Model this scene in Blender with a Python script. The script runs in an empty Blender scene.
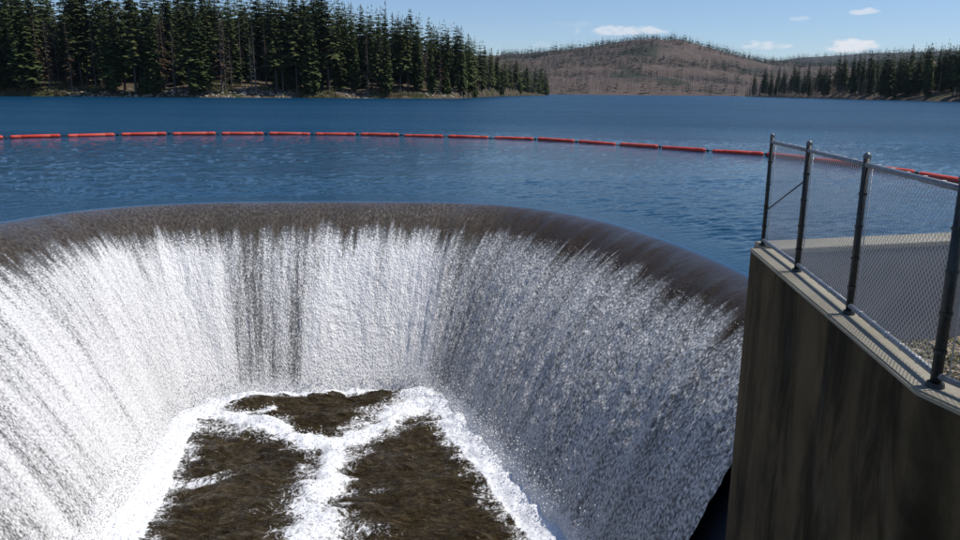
import bpy, bmesh, math, random
import numpy as np
from mathutils import Vector
rng = np.random.default_rng(7); random.seed(7)
S = bpy.context.scene; C = S.collection
rad = math.radians

# ------------------------------------------------------------------ camera
F, H = 770.0, 3.2                       # focal length in px of a 960 wide picture, eye above the lake (m)
cam_d = bpy.data.cameras.new('camera'); cam = bpy.data.objects.new('camera', cam_d); C.objects.link(cam)
cam_d.sensor_width = 36; cam_d.lens = 36 * F / 960; cam_d.clip_start = .1; cam_d.clip_end = 30000
def _rx(a): return np.array([[1, 0, 0], [0, math.cos(a), -math.sin(a)], [0, math.sin(a), math.cos(a)]])
def _rz(a): return np.array([[math.cos(a), -math.sin(a), 0], [math.sin(a), math.cos(a), 0], [0, 0, 1]])
M = _rx(rad(77)) @ _rz(rad(.45))
from mathutils import Matrix
cam.matrix_world = Matrix.Translation((0, 0, H)) @ Matrix(M.tolist()).to_4x4()
S.camera = cam
def P(px, py, z=0.0):                   # point of the place seen at a pixel of the photograph, on the level z
    d = M @ np.array([(px - 480) / F, (270 - py) / F, -1.0]); t = (z - H) / d[2]
    return np.array([0, 0, H]) + d * t
def proj(p):
    l = (p - np.array([0, 0, H])) @ M
    return np.stack([480 - F * l[..., 0] / l[..., 2], 270 + F * l[..., 1] / l[..., 2]], -1)
def hy(px): return 92.24 + .00785 * (px - 481)
def tx(px):
    d = M @ np.array([(px - 480) / F, (270 - hy(px)) / F, -1.0]); return d[0] / d[1]

# ------------------------------------------------------------------ sky, sun, exposure
SUN_AZ, SUN_EL = rad(82), rad(60)
W = bpy.data.worlds.new('World'); S.world = W; W.use_nodes = True
SKY_STRENGTH = .094; SUN_STRENGTH = 3.7
S.view_settings.view_transform = 'Standard'; S.view_settings.look = 'None'; S.view_settings.gamma = 1
S.view_settings.exposure = 0.1
def build_world():
    nt = W.node_tree; nt.nodes.clear(); N = nt.nodes; L = nt.links
    out = N.new('ShaderNodeOutputWorld'); bg = N.new('ShaderNodeBackground'); bg.inputs['Strength'].default_value = SKY_STRENGTH
    L.new(bg.outputs[0], out.inputs[0])
    sky = N.new('ShaderNodeTexSky'); sky.sky_type = 'NISHITA'; sky.sun_disc = False
    sky.sun_elevation = SUN_EL; sky.sun_rotation = SUN_AZ; sky.altitude = 1100; sky.air_density = 1.0; sky.dust_density = .3; sky.ozone_density = 3.4
    tc = N.new('ShaderNodeTexCoord')
    nz = N.new('ShaderNodeTexNoise'); nz.inputs['Scale'].default_value = 60; nz.inputs['Detail'].default_value = 6
    mp = N.new('ShaderNodeMapping'); mp.inputs['Scale'].default_value = (1, 1, 2.2)
    L.new(tc.outputs['Generated'], mp.inputs[0]); L.new(mp.outputs[0], nz.inputs['Vector'])
    tint = N.new('ShaderNodeMix'); tint.data_type = 'RGBA'; tint.blend_type = 'MULTIPLY'; tint.inputs[0].default_value = 1; L.new(sky.outputs[0], tint.inputs[6]); tint.inputs[7].default_value = (.97, 1.02, 1.13, 1); last = tint.outputs[2]
    def math_(op, a, b=None, c=None):
        m = N.new('ShaderNodeMath'); m.operation = op
        for i, v in enumerate((a, b, c)):
            if v is None: continue
            if isinstance(v, (int, float)): m.inputs[i].default_value = v
            else: L.new(v, m.inputs[i])
        return m.outputs[0]
    # small fair-weather clouds near the horizon: direction, half width, half height (radians), density
    for (px, py, w, h, dens) in ((853, 47, .033, .013, 1.0), (765, 47, .026, .010, .7), (625, 32, .060, .010, .7), (865, 12, .017, .006, .6), (800, 19, .012, .004, .3),
                                 (540, 45, .018, .006, .16), (930, 50, .03, .006, .12), (575, 25, .03, .006, .12), (1120, 40, .06, .012, .8), (-300, 20, .07, .015, .8), (-120, -60, .09, .02, .4)):
        d = M @ np.array([(px - 480) / F, (270 - py) / F, -1.0]); d /= np.linalg.norm(d)
        r = np.cross(d, [0, 0, 1.]); r /= np.linalg.norm(r); u = np.cross(r, d)
        def dot(v, s):
            n = N.new('ShaderNodeVectorMath'); n.operation = 'DOT_PRODUCT'; n.inputs[1].default_value = [x * s for x in v]
            L.new(tc.outputs['Generated'], n.inputs[0]); return n.outputs['Value']
        a = dot(r, 1 / w); b = dot(u, 1 / h)
        b2 = math_('MULTIPLY', b, math_('ADD', 1.25, math_('MULTIPLY', math_('LESS_THAN', b, 0), .9)))
        rr = math_('ADD', math_('MULTIPLY', a, a), math_('MULTIPLY', b2, b2))
        fr = math_('MULTIPLY', math_('GREATER_THAN', dot(d, 1), .5), 1.0)
        m = math_('SUBTRACT', math_('SUBTRACT', 1.35, rr), math_('MULTIPLY', math_('SUBTRACT', nz.outputs[0], .38), 3.4))
        mr = N.new('ShaderNodeMapRange'); mr.interpolation_type = 'SMOOTHSTEP'; mr.inputs[1].default_value = 0; mr.inputs[2].default_value = .95; mr.inputs[4].default_value = dens
        L.new(m, mr.inputs[0])
        k = math_('MULTIPLY', mr.outputs[0], fr)
        mx = N.new('ShaderNodeMix'); mx.data_type = 'RGBA'; L.new(k, mx.inputs[0]); L.new(last, mx.inputs[6])
        mx.inputs[7].default_value = (8.3, 8.5, 9.0, 1); last = mx.outputs[2]
    L.new(last, bg.inputs[0])
build_world()
sd = bpy.data.lights.new('sun', 'SUN'); sd.energy = SUN_STRENGTH; sd.angle = rad(.53); sd.color = (1, .955, .89)
so = bpy.data.objects.new('sun', sd); C.objects.link(so)
sv = Vector((math.sin(SUN_AZ) * math.cos(SUN_EL), math.cos(SUN_AZ) * math.cos(SUN_EL), math.sin(SUN_EL)))
so.rotation_euler = sv.to_track_quat('Z', 'Y').to_euler(); so.location = (40, 20, 60)

# ------------------------------------------------------------------ helpers
def mesh(name, v, f, mat=None, smooth=False):
    me = bpy.data.meshes.new(name); v = np.asarray(v, dtype=np.float32)
    if isinstance(f, np.ndarray):
        k = f.shape[1]; me.vertices.add(len(v)); me.vertices.foreach_set('co', v.ravel())
        me.loops.add(f.size); me.loops.foreach_set('vertex_index', f.astype(np.int32).ravel())
        me.polygons.add(len(f)); me.polygons.foreach_set('loop_start', np.arange(0, f.size, k, dtype=np.int32))
        me.update(calc_edges=True)
    else:
        me.from_pydata(v.tolist(), [], f)
    if mat: me.materials.append(mat)
    if smooth: me.polygons.foreach_set('use_smooth', np.ones(len(me.polygons), bool))
    me.update(); return me
def obj(name, me, parent=None, **kw):
    o = bpy.data.objects.new(name, me); C.objects.link(o)
    if parent: o.parent = parent
    for k, v in kw.items(): o[k] = v
    return o
def fattr(me, name, a):
    at = me.attributes.new(name, 'FLOAT', 'POINT'); at.data.foreach_set('value', np.asarray(a, np.float32).ravel())
def setuv(me, uv):
    l = me.uv_layers.new(name='uv'); vi = np.empty(len(me.loops), np.int32); me.loops.foreach_get('vertex_index', vi)
    l.data.foreach_set('uv', uv[vi].astype(np.float32).ravel())
def grid_faces(nu, nv, flip=False):     # vertex index = i*nv + j
    i, j = np.meshgrid(np.arange(nu - 1), np.arange(nv - 1), indexing='ij'); a = (i * nv + j).ravel()
    q = np.stack([a, a + nv, a + nv + 1, a + 1], 1)
    return q[:, ::-1].copy() if flip else q
_T = {}
def vnoise(x, y, seed=0):               # smooth value noise, period 512
    if seed not in _T: _T[seed] = np.random.default_rng(seed + 100).random((512, 512))
    T = _T[seed]; x, y = np.broadcast_arrays(np.asarray(x, float), np.asarray(y, float))
    xi = np.floor(x).astype(int); yi = np.floor(y).astype(int); fx = x - xi; fy = y - yi
    fx = fx * fx * (3 - 2 * fx); fy = fy * fy * (3 - 2 * fy)
    g = lambda a, b: T[a % 512, b % 512]
    return (g(xi, yi) * (1 - fx) + g(xi + 1, yi) * fx) * (1 - fy) + (g(xi, yi + 1) * (1 - fx) + g(xi + 1, yi + 1) * fx) * fy
def fbm(x, y, seed=0, o=4):
    s = 0; a = .5; t = 0
    for k in range(o): s = s + a * vnoise(x * 2 ** k + 17 * k, y * 2 ** k + 31 * k, seed + k); t += a; a *= .5
    return s / t
def sstep(a, b, x): t = np.clip((x - a) / (b - a), 0, 1); return t * t * (3 - 2 * t)
class Tree_:                            # small node-building helper
    def __init__(s, name):
        s.m = bpy.data.materials.new(name); s.m.use_nodes = True; s.nt = s.m.node_tree; s.N = s.nt.nodes; s.L = s.nt.links
        s.b = s.N['Principled BSDF']
    def put(s, sock, v):
        if isinstance(v, bpy.types.NodeSocket): s.L.new(v, sock)
        elif v is not None:
            if sock.type == 'RGBA' and len(v) == 3: v = (*v, 1)
            sock.default_value = v
    def set(s, **kw):
        for k, v in kw.items(): s.put(s.b.inputs[k.replace('_', ' ')], v)
    def noise(s, vec, scale, detail=3, rough=.5, dist=0, kind='fac'):
        n = s.N.new('ShaderNodeTexNoise'); s.put(n.inputs['Vector'], vec)
        n.inputs['Scale'].default_value = scale; n.inputs['Detail'].default_value = detail; n.inputs['Roughness'].default_value = rough; n.inputs['Distortion'].default_value = dist
        return n.outputs[0]
    def voro(s, vec, scale, feat='F1'):
        n = s.N.new('ShaderNodeTexVoronoi'); n.feature = feat; s.put(n.inputs['Vector'], vec); n.inputs['Scale'].default_value = scale; return n.outputs['Distance']
    def map(s, vec, sc): n = s.N.new('ShaderNodeMapping'); s.put(n.inputs[0], vec); n.inputs['Scale'].default_value = sc; return n.outputs[0]
    def tc(s, w='Object'): return s.N.new('ShaderNodeTexCoord').outputs[w]
    def pos(s): return s.N.new('ShaderNodeNewGeometry').outputs['Position']
    def uv(s): n = s.N.new('ShaderNodeUVMap'); n.uv_map = 'uv'; return n.outputs[0]
    def attr(s, name): n = s.N.new('ShaderNodeAttribute'); n.attribute_name = name; return n.outputs['Fac']
    def math(s, op, a, b=None, c=None, clamp=False):
        m = s.N.new('ShaderNodeMath'); m.operation = op; m.use_clamp = clamp
        for i, v in enumerate((a, b, c)): s.put(m.inputs[i], v)
        return m.outputs[0]
    def rng(s, v, a, b, c=0., d=1., smooth=True):
        m = s.N.new('ShaderNodeMapRange'); m.interpolation_type = 'SMOOTHSTEP' if smooth else 'LINEAR'
        for i, x in enumerate((v, a, b, c, d)): s.put(m.inputs[i], x)
        return m.outputs[0]
    def mix(s, f, a, b):
        m = s.N.new('ShaderNodeMix'); m.data_type = 'RGBA'; s.put(m.inputs[0], f); s.put(m.inputs[6], a); s.put(m.inputs[7], b); return m.outputs[2]
    def bump(s, h, strength, dist, prev=None):
        n = s.N.new('ShaderNodeBump'); s.put(n.inputs['Strength'], strength); s.put(n.inputs['Distance'], dist); s.put(n.inputs['Height'], h)
        if prev is not None: s.put(n.inputs['Normal'], prev)
        return n.outputs[0]
    def rand(s): return s.N.new('ShaderNodeObjectInfo').outputs['Random']

# ------------------------------------------------------------------ materials
LAKE_COL = (.001, .044, .096)
def mat_lake():
    t = Tree_('lake_water'); p = t.pos()
    calm = t.attr('calm'); s1 = t.map(p, (.55, 1.0, 1))
    chop = t.noise(s1, 2.6, 3, .6); fine = t.noise(t.map(p, (.8, 1.5, 1)), 8.0, 2, .5); swell = t.noise(s1, .35, 2, .5); wide = t.noise(t.map(p, (.25, 1, 1)), .035, 4, .6)
    gust = t.rng(wide, .35, .68, .45, 1.15)
    k = t.math('MULTIPLY', gust, t.math('SUBTRACT', 1.0, t.math('MULTIPLY', calm, .38)))
    fk = t.math('MULTIPLY', k, t.rng(t.attr('far'), 0, 1, .0, 1.0, False)); n = t.bump(swell, 1.0, t.math('MULTIPLY', fk, .9)); n = t.bump(chop, 1.0, t.math('MULTIPLY', fk, .8), n); n = t.bump(fine, 1.0, t.math('MULTIPLY', k, .02), n)
    t.set(Base_Color=t.mix(calm, LAKE_COL, (.001, .035, .068)), IOR=1.18, Roughness=t.rng(t.attr('far'), 0, 1, .06, .30, False), Normal=n)
    return t.m
def mat_fall():
    t = Tree_('falling_water'); uv = t.uv(); foam = t.attr('foam'); v = t.attr('down'); body = t.attr('body')
    a = t.map(uv, (1.0, .55, 1)); b = t.map(uv, (1.0, .12, 1))
    grain = t.noise(t.map(uv, (1.0, .75, 1)), 21, 4, .62); cell = t.voro(t.map(uv, (1, .8, 1)), 17); streak = t.noise(t.map(uv, (1.0, .07, 1)), 8, 5, .65)
    g = t.math('ADD', t.math('MULTIPLY', t.math('SUBTRACT', grain, .5), 2.1), t.math('MULTIPLY', t.math('SUBTRACT', streak, .5), t.rng(body, 0, 1, 2.0, .5)))
    g = t.math('ADD', g, t.math('MULTIPLY', t.math('SUBTRACT', .42, cell), .7))
    m = t.rng(t.math('ADD', foam, t.math('MULTIPLY', g, t.math('MULTIPLY', t.rng(foam, .02, .25, .0, .8), t.rng(foam, .5, 1.2, 1.0, .55)))), .20, .92)
    bn = t.noise(t.map(uv, (1, .45, 1)), 14, 5, .65); bl = t.noise(uv, .9, 3, .5)
    brown = t.mix(t.rng(bn, .34, .72), (.042, .032, .022), (.155, .130, .098)); brown = t.mix(t.rng(bl, .35, .7, 0, .45), brown, (.05, .038, .022)); brown = t.mix(t.math('MULTIPLY', body, .85), brown, (.034, .021, .010))  # right-hand sheet: smoother water, its brown also darkened as under grazing sun
    col = t.mix(t.rng(v, .0, .05), LAKE_COL, t.mix(t.rng(foam, .08, .4), brown, (.14, .14, .135)))
    fo = t.mix(t.rng(grain, .34, .66), (.70, .69, .67), (.93, .91, .88))
    col = t.mix(m, col, fo)
    rg = t.rng(m, 0, 1, .10, .62, False)
    wet = t.noise(t.map(uv, (1, .35, 1)), 7, 4, .6)
    n = t.bump(wet, 1, t.math('MULTIPLY', t.rng(v, 0, .18, .004, .032), t.rng(body, 0, 1, 1, .45))); n = t.bump(grain, 1, t.math('MULTIPLY', t.rng(v, .02, .3), t.rng(foam, .6, 1.1, .05, .028)), n); n = t.bump(cell, 1, t.math('MULTIPLY', m, t.rng(foam, .6, 1.1, .04, .022)), n)
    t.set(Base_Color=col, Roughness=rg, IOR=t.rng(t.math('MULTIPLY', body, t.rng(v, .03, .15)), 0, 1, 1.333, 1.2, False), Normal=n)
    return t.m
def mat_pool():
    t = Tree_('churning_water'); p = t.pos(); foam = t.attr('foam')
    q = t.map(p, (1.3, .8, 1)); g1 = t.noise(p, 7.5, 5, .65, 1.6); g2 = t.noise(p, 22, 3, .6, .6)
    ve = t.voro(t.noise_vec(p) if hasattr(t, 'noise_vec') else q, 6, 'F1')
    g = t.math('ADD', t.math('MULTIPLY', t.math('SUBTRACT', g1, .5), 2.2), t.math('MULTIPLY', t.math('SUBTRACT', g2, .5), .9))
    m = t.rng(t.math('ADD', foam, t.math('MULTIPLY', g, t.rng(foam, .03, .3, .0, .85))), .28, .88)
    cn = t.noise(t.map(p, (1.0, 2.4, 1)), 1.6, 4, .6, 1.5)
    brown = t.mix(t.rng(cn, .35, .68), (.026, .017, .005), (.050, .035, .012)); fl = t.noise(t.map(p, (1.1, 3.4, 1)), 2.0, 3, .55, 2.2); brown = t.mix(t.rng(fl, .48, .74, 0, .8), brown, (.120, .088, .046))
    col = t.mix(m, brown, t.mix(t.rng(g2, .3, .65), (.80, .81, .82), (.95, .95, .95)))
    rip = t.noise(t.map(p, (1.0, 2.0, 1)), 3.2, 5, .62, 1.2); rip2 = t.noise(q, 14, 3, .6, .5)
    im = t.math('SUBTRACT', 1.0, m); n = t.bump(rip, 1, t.math('MULTIPLY_ADD', im, .14, .03)); n = t.bump(fl, 1, t.math('MULTIPLY_ADD', im, .09, .0), n); n = t.bump(rip2, 1, t.math('MULTIPLY_ADD', im, .008, .006), n); n = t.bump(g1, 1, t.math('MULTIPLY', m, .02), n)
    t.set(Base_Color=col, Roughness=t.rng(m, 0, 1, .06, .6, False), IOR=1.333, Normal=n)
    return t.m
def mat_concrete(name, c1, c2, stain=0., stain_col=(.012, .011, .009), rough=.85, streaks=False):
    t = Tree_(name); p = t.tc(); big = t.noise(p, 1.1, 5, .6); fine = t.noise(p, 26, 5, .7); 
    col = t.mix(t.rng(big, .3, .7), c1, c2); col = t.mix(t.rng(fine, .35, .75, 0, .4), col, tuple(x * .5 for x in c1))
    if stain:
        s = t.noise(t.map(p, (1.5, 1.5, .40)), 1.0, 6, .64, .9); s2 = t.noise(t.map(p, (1.3, 1.3, .12)), 1.0, 3, .5)
        k = t.rng(t.math('ADD', s, t.math('MULTIPLY', s2, .6)), .68, .95, 0, stain); col = t.mix(k, col, stain_col)
        s3 = t.noise(t.map(p, (2.2, 2.2, .7)), 1.0, 5, .6, 1.0); col = t.mix(t.rng(s3, .58, .78, 0, .30), col, (.11, .12, .11))
    n = t.bump(fine, .5, .008); n = t.bump(big, .5, .02, n)
    t.set(Base_Color=col, Roughness=rough, Specular_IOR_Level=.08, Normal=n); return t.m
def mat_simple(name, c, rough=.6, metal=0., var=0., scale=20, bump=0.):
    t = Tree_(name); col = c
    if var:
        n = t.noise(t.tc(), scale, 4, .6); col = t.mix(t.rng(n, .3, .7), tuple(x * (1 - var) for x in c), tuple(min(1, x * (1 + var)) for x in c))
        if bump: t.set(Normal=t.bump(n, 1, bump))
    t.set(Base_Color=col, Roughness=rough, Metallic=metal); return t.m
def mat_foliage(name, a, b, c=None, seed=0):
    t = Tree_(name); r = t.rand(); n = t.noise(t.pos(), .35, 2, .5)
    col = t.mix(r, a, b); col = t.mix(t.rng(n, .35, .7, 0, .6), col, c or tuple(x * 1.5 for x in b)); t.set(Base_Color=col, Roughness=.8, Specular_IOR_Level=.2); return t.m
def mat_ground(name, cols, s1, s2, green=None, gk=(.5, .62)):
    t = Tree_(name); p = t.pos(); a = t.noise(p, s1, 6, .62); b = t.noise(p, s2, 5, .65)
    col = t.mix(t.rng(a, .35, .66), cols[0], cols[1]); col = t.mix(t.rng(b, .4, .7, 0, .7), col, cols[2])
    if green:
        g = t.noise(t.map(p, (1, .45, 1)), s1 * 1.9, 5, .65); col = t.mix(t.rng(g, gk[0], gk[1]), col, green)
    t.set(Base_Color=col, Roughness=.95, Specular_IOR_Level=.1, Normal=t.bump(b, 1, .3 / s2 * .05)); return t.m

m_lake = mat_lake(); m_fall = mat_fall(); m_pool = mat_pool()
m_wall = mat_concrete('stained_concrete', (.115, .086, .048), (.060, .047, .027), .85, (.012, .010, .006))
m_ledge = mat_concrete('pale_concrete', (.36, .33, .26), (.26, .235, .18))  # plain pale concrete of the copings
m_wing = mat_concrete('grey_concrete', (.30, .285, .27), (.20, .19, .18), .25, (.08, .075, .07))
m_wet_shade = mat_concrete('wet_shaded_concrete', (.030, .036, .052), (.020, .024, .036), 0, rough=.5)  # wet concrete; the deep shade of the gap is put into this navy colour
m_post = mat_simple('weathered_steel', (.026, .030, .029), .5, .3, .35, 30)
m_rail = mat_simple('galvanised_rail', (.20, .22, .245), .5, .35, .2, 30)
m_cap = mat_simple('dull_cap_metal', (.14, .15, .16), .45, .6)
m_wire = mat_simple('galvanised_wire', (.52, .53, .55), .45, .35)
def mat_float():
    t = Tree_('faded_red_float'); p = t.tc(); n = t.noise(p, 2.2, 5, .65); z = t.rand(); w = t.N.new('ShaderNodeSeparateXYZ'); t.L.new(t.pos(), w.inputs[0])
    col = t.mix(z, (.56, .040, .020), (.66, .085, .050)); col = t.mix(t.rng(n, .45, .75, 0, .5), col, (.60, .17, .12))
    col = t.mix(t.rng(t.math('ADD', w.outputs[2], t.math('MULTIPLY', n, .05)), .045, .0, 0, .8), col, (.07, .03, .02))
    t.set(Base_Color=col, Roughness=.6, Specular_IOR_Level=.3); return t.m
m_float = mat_float()
m_link = mat_simple('dark_coupling', (.03, .03, .035), .6)
m_bark = mat_simple('grey_brown_bark', (.075, .058, .045), .9, 0, .3, 3)
m_snag = mat_simple('bleached_bark', (.145, .120, .105), .9, 0, .3, 2)
m_green = mat_foliage('fir_needles', (.036, .054, .015), (.062, .084, .024), (.095, .115, .034))
m_olive = mat_foliage('pine_needles', (.045, .060, .018), (.075, .088, .026), (.105, .115, .036))
m_rust = mat_foliage('dying_needles', (.060, .045, .024), (.085, .052, .028))
m_farfol = mat_foliage('distant_needles', (.014, .024, .014), (.022, .034, .018))

# ------------------------------------------------------------------ spillway lip, falls and pool
pairs = np.array([  # lip x, y -> foot of the fall x, y
    (-11.0, -1, -5.0, -1), (-12.5, 3, -5.3, 2), (-13.1, 7, -5.6, 5.3), (-13.25, 11, -6.0, 9), (-12.9, 15, -6.45, 12.8), (-11.81, 18.7, -6.95, 15.9), (-10.52, 21.0, -7.05, 17.1),
    (-8.18, 22.3, -6.25, 18.0), (-4.77, 22.78, -4.4, 18.45), (-2.41, 22.85, -2.5, 18.8), (-.02, 22.65, -1.55, 18.6), (1.5, 21.82, -1.05, 18.1), (2.68, 20.5, -.65, 17.2),
    (3.5, 18.97, -.1, 15.9), (4.12, 17.2, .3, 14.9), (4.5, 15.85, .7, 13.8), (4.82, 14.2, 1.2, 12.5), (4.97, 12.5, 1.65, 11.4), (5.0, 10.9, 2.0, 10.5), (5.0, 9.3, 2.3, 9.25), (5.0, 8.0, 2.7, 8.1)])
DEPTH = 4.4
def catmull(pts, n):
    pts = np.asarray(pts, float); e = np.vstack([2 * pts[0] - pts[1], pts, 2 * pts[-1] - pts[-2]])
    seg = np.linalg.norm(np.diff(pts[:, :2], axis=0), axis=1); cum = np.r_[0, np.cumsum(seg)]; s = np.linspace(0, cum[-1], n)
    i = np.clip(np.searchsorted(cum, s, 'right') - 1, 0, len(pts) - 2); t = ((s - cum[i]) / seg[i])[:, None]
    a, b, c, d = e[i], e[i + 1], e[i + 2], e[i + 3]
    return .5 * (2 * b + (c - a) * t + (2 * a - 5 * b + 4 * c - d) * t ** 2 + (3 * b - a - 3 * c + d) * t ** 3), s
NU, NV = 1150, 220
st, arc = catmull(pairs, NU)
k_ = np.ones(21) / 21; pad = np.pad(st, ((10, 10), (0, 0)), 'edge'); sm = np.stack([np.convolve(pad[:, i], k_, 'valid') for i in range(4)], 1)
w_ = np.minimum(1, np.minimum(np.arange(NU), np.arange(NU)[::-1]) / 30)[:, None]; st = sm * w_ + st * (1 - w_)
lip, foot = st[:, :2], st[:, 2:]
vv = np.linspace(0, 1.03, NV) 
POW = 1.9
def fall_surface(lip, foot, vv, arc, disp=1.0):
    v = vv[None, :]; x = lip[:, :1] + (foot[:, :1] - lip[:, :1]) * v; y = lip[:, 1:] + (foot[:, 1:] - lip[:, 1:]) * v
    z = -DEPTH * v ** POW + 0 * x
    run = np.linalg.norm(foot - lip, axis=1)[:, None]; inw = (foot - lip) / run
    slope = DEPTH * POW * v ** (POW - 1) / run                      # downward slope
    nl = np.sqrt(1 + slope ** 2); nx = inw[:, :1] * slope / nl; ny = inw[:, 1:] * slope / nl; nz = 1 / nl
    ln = np.cumsum(np.sqrt(1 + slope ** 2) * run * np.gradient(vv)[None, :], axis=1)
    a = arc[:, None] + 0 * v
    d = disp * sstep(.0, .35, v) * (1 - .85 * sstep(.78, .98, v)) * ((fbm(a * 1.1, ln * .16, 3, 4) - .5) * .22 + (fbm(a * 4, ln * 1.3, 8, 3) - .5) * .07 + (vnoise(a * 14, ln * 7, 12) - .5) * .035 * sstep(.2, .5, v))
    return x + nx * d, y + ny * d, z + nz * d, a, ln
x, y, z, A, LN = fall_surface(lip, foot, vv, arc)
pos = np.stack([x, y, z], -1)
# where the sheet breaks into foam, as seen in the photograph (pixel row along the lip), found on the surface itself
pj = proj(np.stack([lip[:, :1] + (foot[:, :1] - lip[:, :1]) * vv, lip[:, 1:] + (foot[:, 1:] - lip[:, 1:]) * vv, -DEPTH * vv[None, :] ** POW + 0 * x], -1))
tbl = np.array([(-60, 292), (0, 266), (60, 249), (120, 238), (180, 232), (240, 232), (292, 236), (302, 227), (430, 230), (470, 232), (520, 237), (560, 243), (600, 254), (640, 270), (680, 292), (715, 312), (745, 328)])
brk = np.interp(pj[..., 0], tbl[:, 0], tbl[:, 1]); hit = (pj[..., 1] > brk); vb = np.full(NU, .33)
for i in range(NU):
    if lip[i, 1] > 10.0:
        j = np.argmax(hit[i]); 
        if hit[i, j] and j > 3: vb[i] = vv[j]
lo = lip[:, 1] < 15; 
i0 = np.argmax(~lo & (lip[:, 0] < 0)); vb[:i0] = vb[i0]
vb = np.convolve(np.pad(vb, 12, 'edge'), np.ones(25) / 25, 'valid')
jag = (fbm(arc * 1.3, arc * 0, 20, 3) - .5) * .09 + (vnoise(arc * 4, arc * 0, 24) - .5) * .05
fine_j = (fbm(A * 9, LN * .25, 27, 3) - .5) * .17
on = sstep(-.09, .15, vv[None, :] - (vb + jag)[:, None] + fine_j)
px = pj[..., 0]; py = pj[..., 1]
dens_t = np.array([(-20, .60), (0, .62), (9.5, .60), (12, .55), (16, .62), (19, .60), (21.5, .62), (23, .86), (25, .95), (26.2, .72), (27.6, .48), (29.3, .40), (30.2, .44), (30.6, .80), (33, .82), (35, .74), (37, .62), (39, .54), (42, .50), (46, .46), (60, .44)])
a0 = arc[np.argmax(np.where(lip[:, 1] > 20, 1, 0))]
# density is laid out along the lip, measured from the bend at the left
def along(x0, y0): return arc[np.argmin((lip[:, 0] - x0) ** 2 + (lip[:, 1] - y0) ** 2)]
dl = [(along(-12.5, 3), .70), (along(-13.1, 7), .68), (along(-13.2, 11), .70), (along(-12.9, 15), .76), (along(-12.3, 17.5), .80), (along(-11.5, 19.4), .98), (along(-10.2, 21.3), 1.06), (along(-8.9, 22), .92), (along(-7.9, 22.4), .80),
      (along(-6.9, 22.6), .68), (along(-5.5, 22.7), .63), (along(-5.15, 22.75), .68), (along(-4.8, 22.76), .90), (along(-3, 22.8), .92), (along(-1, 22.8), .86), (along(.4, 22.4), .74), (along(1.6, 21.8), .64), (along(3.5, 19), .63), (along(4.5, 15.8), .62), (along(5, 11), .60)]
dl = np.array(sorted(dl)); dens = np.interp(arc, dl[:, 0], dl[:, 1])[:, None]
st_n = fbm(A * 1.6, LN * .10, 40, 3) - .5; st_f = fbm(A * 5.5, LN * .16, 50, 4) - .5; amp = 1 - .55 * sstep(-1, 3, lip[:, :1])
foam = on * np.clip(dens + st_n * .62 * amp + st_f * .50 * amp + .30 * sstep(.45, 1.0, vv[None, :]) * sstep(.66, .86, dens), .16, 1.25)
foam = foam + sstep(.93, .995, vv[None, :]) * .6
# a few early rills of white above the break
ril = sstep(.86, .97, vnoise(A * 9, LN * .5, 70)) * sstep(-.17, -.03, vv[None, :] - vb[:, None]) * .55
foam = np.maximum(foam, ril)
NE = int(np.argmax((lip[:, 0] > 0) & (lip[:, 1] < 9.42)))    # the water ends here; bare wet concrete, coloured shade-dark, beyond
def sheet(name, sl, mat, **kw):
    v = pos[sl].reshape(-1, 3); n = pos[sl].shape[0]
    me = mesh(name, v, grid_faces(n, NV, True), mat, True); setuv(me, np.stack([A[sl].ravel(), LN[sl].ravel()], 1))
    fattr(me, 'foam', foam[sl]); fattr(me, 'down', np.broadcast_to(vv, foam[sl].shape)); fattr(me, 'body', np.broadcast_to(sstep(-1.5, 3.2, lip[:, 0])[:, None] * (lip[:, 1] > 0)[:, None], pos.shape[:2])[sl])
    return obj(name, me, **kw)
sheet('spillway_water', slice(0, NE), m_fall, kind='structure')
# concrete bowl under and beside the falling water
bx, by, bz, _a, _l = fall_surface(lip[::10], foot[::10], np.linspace(0, 1.15, 30), arc[::10], 0)
inx = (foot - lip)[::10]; 
bp = np.stack([bx, by, bz - .65], -1); me = mesh('bowl', bp.reshape(-1, 3), grid_faces(bp.shape[0], 30, True), m_wet_shade, True)
obj('spillway_bowl', me, kind='structure')

# pool: between the left and right feet of the falls
L_ed = np.array([(-5.0, -1), (-5.3, 2), (-5.6, 5.3), (-6.0, 9), (-6.45, 12.8), (-6.95, 15.9), (-7.02, 17.1), (-6.45, 17.95)])
R_ed = np.array([(3.2, -1), (3.1, 2), (3.0, 5.3), (2.35, 9.0), (1.2, 12.5), (.0, 15.7), (-.85, 17.7), (-1.35, 18.45)])
nU, nV = 380, 500
tt = np.linspace(0, 1, nV); li = np.interp(tt * 18, L_ed[:, 1] , L_ed[:, 0]); 
yl = np.interp(tt, np.linspace(0, 1, 8), L_ed[:, 1]); yr = np.interp(tt, np.linspace(0, 1, 8), R_ed[:, 1])
xl = np.interp(tt, np.linspace(0, 1, 8), L_ed[:, 0]); xr = np.interp(tt, np.linspace(0, 1, 8), R_ed[:, 0])
s = np.linspace(-.02, 1.02, nU)[:, None]
X = xl + (xr - xl) * s; Y = yl + (yr - yl) * s + .62 * sstep(.8, 1, tt) * np.sin(np.clip(s, 0, 1) * math.pi) * 1.0
def seg_d(X, Y, a, b):
    a = np.array(a); b = np.array(b); d = b - a; t = np.clip(((X - a[0]) * d[0] + (Y - a[1]) * d[1]) / (d @ d), 0, 1)
    return np.hypot(X - a[0] - t * d[0], Y - a[1] - t * d[1]), t
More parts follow.
